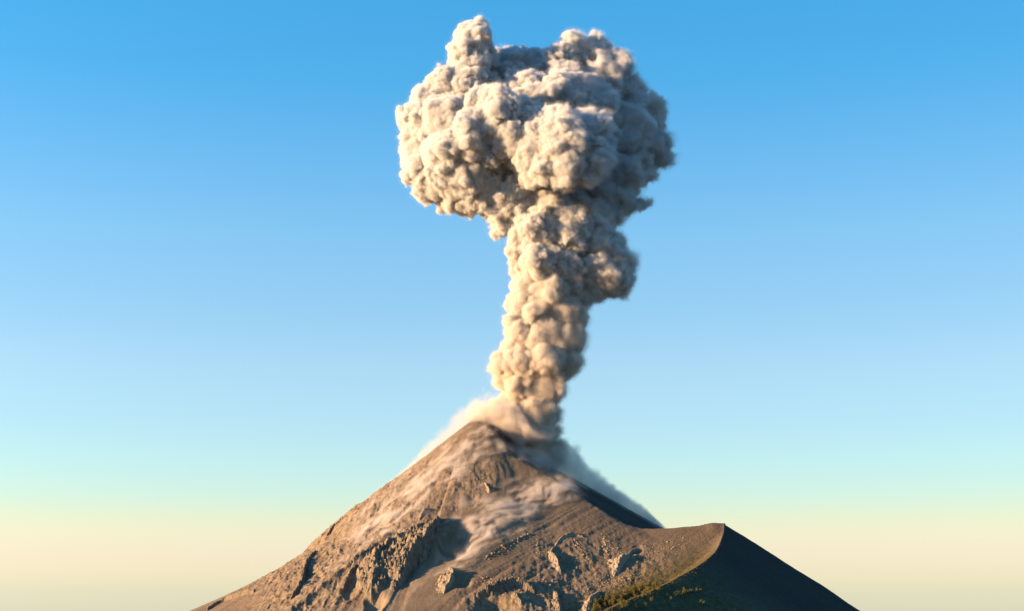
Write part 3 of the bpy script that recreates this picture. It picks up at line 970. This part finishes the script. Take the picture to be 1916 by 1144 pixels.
gx3 = np.clip(gx3, 0, dims[0] - 1.001); gy3 = np.clip(gy3, 0, dims[1] - 1.001); gz3 = np.clip(gz3, 0, dims[2] - 1.001)
i3, j3, k3 = gx3.astype(np.int32), gy3.astype(np.int32), gz3.astype(np.int32)
fx3, fy3, fz3 = gx3 - i3, gy3 - j3, gz3 - k3
new = 0
for a in (0, 1):
    for b in (0, 1):
        for c in (0, 1):
            new = new + S[i3 + a, j3 + b, k3 + c] * (fx3 if a else 1 - fx3) * (fy3 if b else 1 - fy3) * (fz3 if c else 1 - fz3)
S[bi] = np.maximum(new, -60).astype(np.float32)
del gx3, gy3, gz3, i3, j3, k3, fx3, fy3, fz3, new
# fine turbulence in the skin only
band = np.abs(S) < 14
bi = np.nonzero(band)
bx, by, bz = (lo[k] + bi[k].astype(np.float32) * VOX for k in range(3))
nz = np.zeros_like(bx)
wxn = 3.0 * noise3(bx / 18, by / 18, bz / 18, 21)
for k, (sc_, am) in enumerate(((22., 3.6), (11., 3.0), (6.2, 1.7), (3.6, .7))):
    nz += am * (2.0 * np.abs(noise3((bx + wxn) / sc_, (by - wxn) / sc_, (bz + wxn) / sc_, 31 + k)) - .55)
b_px, b_py = px_of(bx, by, bz)
def pblob(a, b_, ra, rb): return np.exp(-((b_px - a) / ra) ** 2 - ((b_py - b_) / rb) ** 2)
calm = np.clip(1.0 * pblob(1045, 645, 42, 95) + .8 * pblob(1050, 185, 45, 30) + .7 * pblob(1010, 540, 34, 36) + .8 * pblob(990, 800, 90, 50) + .22 * sstep(540, 620, b_py) + .35 * pblob(1160, 500, 60, 60) + .3 * pblob(1200, 280, 80, 110) + .6 * pblob(1090, 370, 60, 50), 0, 1)
patchy = np.clip(.72 + 1.1 * noise3(bx / 75, by / 75, bz / 75, 88), .25, 1.3)
S[bi] += (nz * patchy * (1 - .5 * calm)).astype(np.float32)
# how soft the edge is: crisp where the ash is fresh and fast, ragged on the lee (right) side and near the vent

# ------------------------------------------------------------------ volume grids from arrays (geometry nodes)
def volume_nodes(name, dims, lo, hi, mat, to_mesh=None, src=None):
    ng = bpy.data.node_groups.new(name, 'GeometryNodeTree')
    ng.interface.new_socket('Geometry', in_out='INPUT', socket_type='NodeSocketGeometry')
    ng.interface.new_socket('Geometry', in_out='OUTPUT', socket_type='NodeSocketGeometry')
    N, K = ng.nodes, ng.links
    gi, go = N.new('NodeGroupInput'), N.new('NodeGroupOutput')
    pos = N.new('GeometryNodeInputPosition')
    def vm(op, a, b=None):
        n = N.new('ShaderNodeVectorMath'); n.operation = op
        K.new(a, n.inputs[0])
        if b is not None:
            n.inputs[1].default_value = b
        return n
    res = [(hi[k] - lo[k]) / (dims[k] - 1) for k in range(3)]
    sub = vm('SUBTRACT', pos.outputs[0], tuple(lo))
    div = vm('DIVIDE', sub.outputs[0], tuple(res))
    add = vm('ADD', div.outputs[0], (.5, .5, .5))
    flo = vm('FLOOR', add.outputs[0])
    dot = vm('DOT_PRODUCT', flo.outputs[0], (1.0, 1.0, 1.0))
    sp = N.new('ShaderNodeSeparateXYZ'); K.new(flo.outputs[0], sp.inputs[0])
    def im(op, a, b):
        n = N.new('FunctionNodeIntegerMath'); n.operation = op
        for s, v in ((0, a), (1, b)):
            if isinstance(v, int): n.inputs[s].default_value = v
            else: K.new(v, n.inputs[s])
        return n.outputs[0]
    def toint(s):
        n = N.new('FunctionNodeFloatToInt'); K.new(s, n.inputs[0]); return n.outputs[0]
    ix, iy, iz = (toint(sp.outputs[k]) for k in range(3))
    idx = im('ADD', im('MULTIPLY', im('ADD', im('MULTIPLY', ix, int(dims[1])), iy), int(dims[2])), iz)
    na = N.new('GeometryNodeInputNamedAttribute'); na.data_type = 'FLOAT'; na.inputs['Name'].default_value = 'density'
    si = N.new('GeometryNodeSampleIndex'); si.data_type = 'FLOAT'; si.domain = 'POINT'; si.clamp = True
    gsrc = gi.outputs[0]
    if src is not None:
        oi = N.new('GeometryNodeObjectInfo'); oi.inputs['Object'].default_value = src; gsrc = oi.outputs['Geometry']
    K.new(gsrc, si.inputs['Geometry']); K.new(na.outputs[0], si.inputs['Value']); K.new(idx, si.inputs['Index'])
    vc = N.new('GeometryNodeVolumeCube')
    K.new(si.outputs['Value'], vc.inputs['Density'])
    vc.inputs['Min'].default_value = tuple(lo); vc.inputs['Max'].default_value = tuple(hi)
    for k, a in enumerate('XYZ'):
        vc.inputs['Resolution ' + a].default_value = int(dims[k])
    last = vc.outputs[0]
    if to_mesh is not None:
        v2 = N.new('GeometryNodeVolumeToMesh')
        K.new(last, v2.inputs['Volume']); v2.inputs['Threshold'].default_value = to_mesh
        v2.inputs['Adaptivity'].default_value = 0.0
        ss = N.new('GeometryNodeSetShadeSmooth'); K.new(v2.outputs[0], ss.inputs['Geometry']); last = ss.outputs[0]
    sm = N.new('GeometryNodeSetMaterial'); sm.inputs['Material'].default_value = mat
    K.new(last, sm.inputs['Geometry']); K.new(sm.outputs[0], go.inputs[0])
    return ng


def data_mesh(name, D):
    mesh = bpy.data.meshes.new(name)
    mesh.vertices.add(D.size)
    at = mesh.attributes.new('density', 'FLOAT', 'POINT')
    at.data.foreach_set('value', np.ascontiguousarray(D, np.float32).ravel())
    return mesh


def volume_object(name, D, lo, hi, mat):
    """A Volume object whose density grid is the array D."""
    src = bpy.data.objects.new(name + '_field', data_mesh(name + '_field', D))   # holds the numbers only, never linked to the scene
    vd = bpy.data.volumes.new(name)
    vd.materials.append(mat)
    o = bpy.data.objects.new(name, vd)
    sc.collection.objects.link(o)
    md = o.modifiers.new('grid', 'NODES')
    md.node_group = volume_nodes(name, D.shape, lo, hi, mat, None, src)
    return o


def surface_arrays(D, lo, hi, thr, mat):
    """Triangles / quads of the level surface of D, through a temporary object."""
    me = data_mesh('level', D)
    o = bpy.data.objects.new('level', me); sc.collection.objects.link(o)
    md = o.modifiers.new('grid', 'NODES'); md.node_group = volume_nodes('level', D.shape, lo, hi, mat, thr)
    dg = bpy.context.evaluated_depsgraph_get(); ev = o.evaluated_get(dg); m = ev.to_mesh()
    co = np.empty(len(m.vertices) * 3, np.float32); m.vertices.foreach_get('co', co)
    nl = len(m.loops); li = np.empty(nl, np.int32); m.loops.foreach_get('vertex_index', li)
    ls = np.empty(len(m.polygons), np.int32); m.polygons.foreach_get('loop_start', ls)
    lt = np.empty(len(m.polygons), np.int32); m.polygons.foreach_get('loop_total', lt)
    ev.to_mesh_clear()
    bpy.data.objects.remove(o); bpy.data.meshes.remove(me)
    return co.reshape(-1, 3), li, ls, lt


def vol_mat(name, color, density, aniso=0.0):
    m = bpy.data.materials.new(name); m.use_nodes = True
    t = m.node_tree; t.nodes.clear()
    o = t.nodes.new('ShaderNodeOutputMaterial'); p = t.nodes.new('ShaderNodeVolumePrincipled')
    p.inputs['Color'].default_value = (*color, 1); p.inputs['Density'].default_value = density
    p.inputs['Anisotropy'].default_value = aniso
    t.links.new(p.outputs[0], o.inputs['Volume'])
    return m


SOFT = np.interp(b_py, [0, 450, 700, 800, 900], [1, 1, 1.6, 2.6, 3]) * (1 + 1.3 * sstep(1020, 1180, b_px)) + 1.5 * calm
D = (S > 0).astype(np.float32)
width = (1.9 * SOFT).astype(np.float32)
D[bi] = np.clip(.35 + S[bi] / (2 * width), 0, 1)
D = D * D
# thin torn veil round the billows, more of it on the lee side and falling beside the column
torn = np.clip(.35 + noise3(bx / 30, by / 30, bz / 50, 77) + .5 * noise3(bx / 11, by / 11, bz / 30, 78), 0, 1.3)
lee_w = .25 + .9 * sstep(1000, 1180, b_px) + 1.6 * np.exp(-((b_px - 1085) / 34) ** 2 - ((b_py - 650) / 110) ** 2)
D[bi] = np.maximum(D[bi], .085 * torn * lee_w * sstep(-13.5, -1, S[bi]) ** 2)
D[[0, -1]] = 0; D[:, [0, -1]] = 0; D[:, :, [0, -1]] = 0
fog = vol_mat('ash_fog', (.755, .755, .74), 0.22)
# the fresh ash of the column is browner than the head, which has mixed with air and steam
ft = fog.node_tree
fp = next(n for n in ft.nodes if n.type == 'PRINCIPLED_VOLUME')
fg = ft.nodes.new('ShaderNodeNewGeometry'); fs = ft.nodes.new('ShaderNodeSeparateXYZ')
ft.links.new(fg.outputs['Position'], fs.inputs[0])
fac = rampf(ft, fs.outputs['Z'], float(pt(1000, 760, PLUME_Y)[2]), float(pt(1000, 360, PLUME_Y)[2]))
ft.links.new(mixc(ft, fac, (.745, .69, .615), (.725, .74, .75)), fp.inputs['Color'])
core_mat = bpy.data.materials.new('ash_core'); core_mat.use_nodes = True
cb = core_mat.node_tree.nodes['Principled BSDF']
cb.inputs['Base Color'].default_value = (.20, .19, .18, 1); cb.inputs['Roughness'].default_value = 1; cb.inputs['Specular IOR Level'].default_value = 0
# core: everything deeper than a few metres
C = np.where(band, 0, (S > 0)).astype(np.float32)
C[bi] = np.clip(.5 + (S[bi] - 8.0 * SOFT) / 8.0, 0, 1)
CUT = {'billowing_head': (-1, 402), 'ash_column': (402, 2000)}
plume = bpy.data.objects.new('ash_plume', None); sc.collection.objects.link(plume)
plume.location = tuple(pt(1000, 815, PLUME_Y))
tag(plume, 'huge billowing ash cloud rising from the summit crater on a narrow column', 'ash plume')
bpy.context.view_layer.update()
if True:
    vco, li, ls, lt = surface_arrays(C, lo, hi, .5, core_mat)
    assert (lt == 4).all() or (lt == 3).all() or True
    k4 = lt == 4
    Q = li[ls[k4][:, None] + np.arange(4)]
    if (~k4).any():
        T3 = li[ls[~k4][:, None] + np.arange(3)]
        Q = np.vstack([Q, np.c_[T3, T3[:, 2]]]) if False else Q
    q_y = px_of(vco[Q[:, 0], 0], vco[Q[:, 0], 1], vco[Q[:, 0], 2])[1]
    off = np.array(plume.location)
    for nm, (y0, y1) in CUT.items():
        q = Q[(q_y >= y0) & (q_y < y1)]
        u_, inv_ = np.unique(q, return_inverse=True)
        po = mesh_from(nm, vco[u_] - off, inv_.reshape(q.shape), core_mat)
        po.parent = plume
if True:
    veil = volume_object('smoke', D, lo, hi, fog)
    veil.parent = plume
    veil.matrix_parent_inverse = plume.matrix_world.inverted()
sc.cycles.volume_bounces = 5

# ------------------------------------------------------------------ drifting dust: hugs the slopes, thin, one volume
DV = 2.7
dlo = np.array([-410.0, 2440.0, 20.0]); dhi = np.array([390.0, 3125.0, 500.0])
dd = np.ceil((dhi - dlo) / DV).astype(int) + 1
dhi = dlo + (dd - 1) * DV
dx1 = dlo[0] + np.arange(dd[0]) * DV; dy1 = dlo[1] + np.arange(dd[1]) * DV; dz1 = dlo[2] + np.arange(dd[2]) * DV
DX, DY = np.meshgrid(dx1, dy1, indexing='ij')
DG = ground(DX, DY)
GPX, GPY = px_of(DX, DY, DG)
D3 = np.zeros(tuple(dd), np.float32)
rr = np.hypot(DX - APEX[0], DY - APEX[1]); aa3 = np.arctan2(DX - APEX[0], -(DY - APEX[1]))
def pb(PXX, PYY, a, b_, ra, rb, rot=0.0):
    c_, s_ = math.cos(math.radians(rot)), math.sin(math.radians(rot))
    u = (PXX - a) * c_ + (PYY - b_) * s_; v = -(PXX - a) * s_ + (PYY - b_) * c_
    return np.exp(-(u / ra) ** 2 - (v / rb) ** 2)
front = (DY < 3010).astype(float)
zone = (.30 * pb(GPX, GPY, 830, 950, 200, 120, -35) + 1.0 * pb(GPX, GPY, 960, 955, 100, 30, -24) + .9 * pb(GPX, GPY, 1020, 925, 60, 26, -10) + .8 * pb(GPX, GPY, 880, 1010, 50, 34, -40)
        + .75 * pb(GPX, GPY, 800, 905, 110, 30, -38) + .4 * pb(GPX, GPY, 880, 850, 80, 34, -20) + .3 * pb(GPX, GPY, 900, 805, 50, 26)
        + .55 * pb(GPX, GPY, 690, 985, 70, 30, -40) + .45 * pb(GPX, GPY, 745, 1010, 40, 34) + .45 * pb(GPX, GPY, 850, 1060, 110, 16, -36)
        + .35 * pb(GPX, GPY, 640, 1090, 60, 30, -30) + .15 * pb(GPX, GPY, 990, 860, 40, 24)) * front
for k in range(dd[2]):
    z = dz1[k]
    h = z - DG
    near = (h > -6) & (h < 95)
    zn = np.clip(zone - .12, 0, 1.1)
    if not near.any():
        continue
    hh = np.where(near, h, 0)
    # wisps on the face, drawn out down the slope
    wx = 14 * noise3(DX / 60, DY / 60, z / 60, 101); wy = 14 * noise3(DX / 60, DY / 60, z / 60 + 9, 102)
    u = DX * .60 - DY * .80 + wx; v = DX * .80 + DY * .60 + wy
    n = noise3(u / 17, v / 52, hh / 30, 103) + .7 * noise3(u / 8, v / 24, hh / 16, 104) + .5 * noise3(u / 4.2, v / 12, hh / 8, 105)
    w = sstep(.05, .75, n + .55 * zn - .18) * zn * np.exp(-np.clip(hh, 0, None) / 4.5) * .17 * np.clip(1 + .7 * noise3(DX / 40, DY / 40, z / 40, 140), .2, 2)
    # rolling bank just over the left skyline
    vx, vy = px_of(DX, DY, z)
    sky_y = np.interp(vx, [640, 690, 740, 785, 830, 860, 885, 905, 960, 1000], [975, 938, 903, 868, 830, 803, 784, 778, 800, 850])
    th = np.interp(vx, [640, 690, 720, 760, 800, 850, 880, 930, 1000], [0, 3, 9, 17, 26, 38, 44, 52, 30])
    n2_ = noise3(DX / 34, DY / 34, z / 34, 111) + .5 * noise3(DX / 15, DY / 15, z / 15, 112) + .3 * noise3(DX / 7, DY / 7, z / 7, 113)
    bank = sstep(0, 1, (vy - (sky_y - th) + (.55 * th) * n2_) / (4 + .8 * th)) * np.exp(-((DY - 3015) / 45) ** 2) * sstep(0, 25, th) * (vx < 985)
    w = w + bank * .019 * np.clip(.75 + .6 * n2_, .1, 1.6)
    # smoke sliding down the far right flank, in the mountain's own shade
    sky_r = np.interp(vx, [960, 1000, 1030, 1060, 1150, 1240, 1260], [836, 856, 873, 888, 938, 988, 1000])
    tr = np.interp(vx, [940, 985, 1040, 1062, 1080, 1100, 1150, 1200, 1240, 1256], [0, 14, 44, 62, 60, 40, 31, 20, 6, 0])
    lee = sstep(0, 1, (vy - (sky_r - tr) + (.42 * tr) * n2_) / (3 + .35 * tr)) * np.exp(-((DY - 3035) / 42) ** 2) * (vx > 950) * sstep(0, 12, tr) * sstep(940, 1000, vx)
    w = w + lee * .045 * np.clip(.8 + .6 * n2_, .15, 1.6)
    # ragged cloud round the foot of the column
    foot = (1.0 * pb(vx, vy, 990, 795, 60, 38) + .75 * pb(vx, vy, 925, 775, 60, 26)) * np.exp(-((DY - 2990) / 48) ** 2)
    w = w + sstep(.22, .85, foot * (1 + .7 * n2_)) * .11
    foot2 = pb(vx, vy, 1000, 862, 60, 20, 20) * np.exp(-((DY - 2930) / 40) ** 2)
    w = w + sstep(.25, .9, foot2 * (1 + .9 * n2_)) * .012
    D3[:, :, k] = np.where(near, w * sstep(-4, 0, h), 0)
D3[[0, -1]] = 0; D3[:, [0, -1]] = 0; D3[:, :, [0, -1]] = 0
D3[D3 < 4e-4] = 0
dustm = vol_mat('ash_dust', (.79, .745, .69), 1.0, .1)
dust = volume_object('dust', D3, dlo, dhi, dustm)
tag(dust, 'thin pale dust blowing off the summit and down the slopes', None, None, 'stuff')


sc.cycles.use_denoising = True
sc.cycles.denoiser = 'OPENIMAGEDENOISE'
sc.cycles.max_bounces = 12
sc.cycles.diffuse_bounces = 3
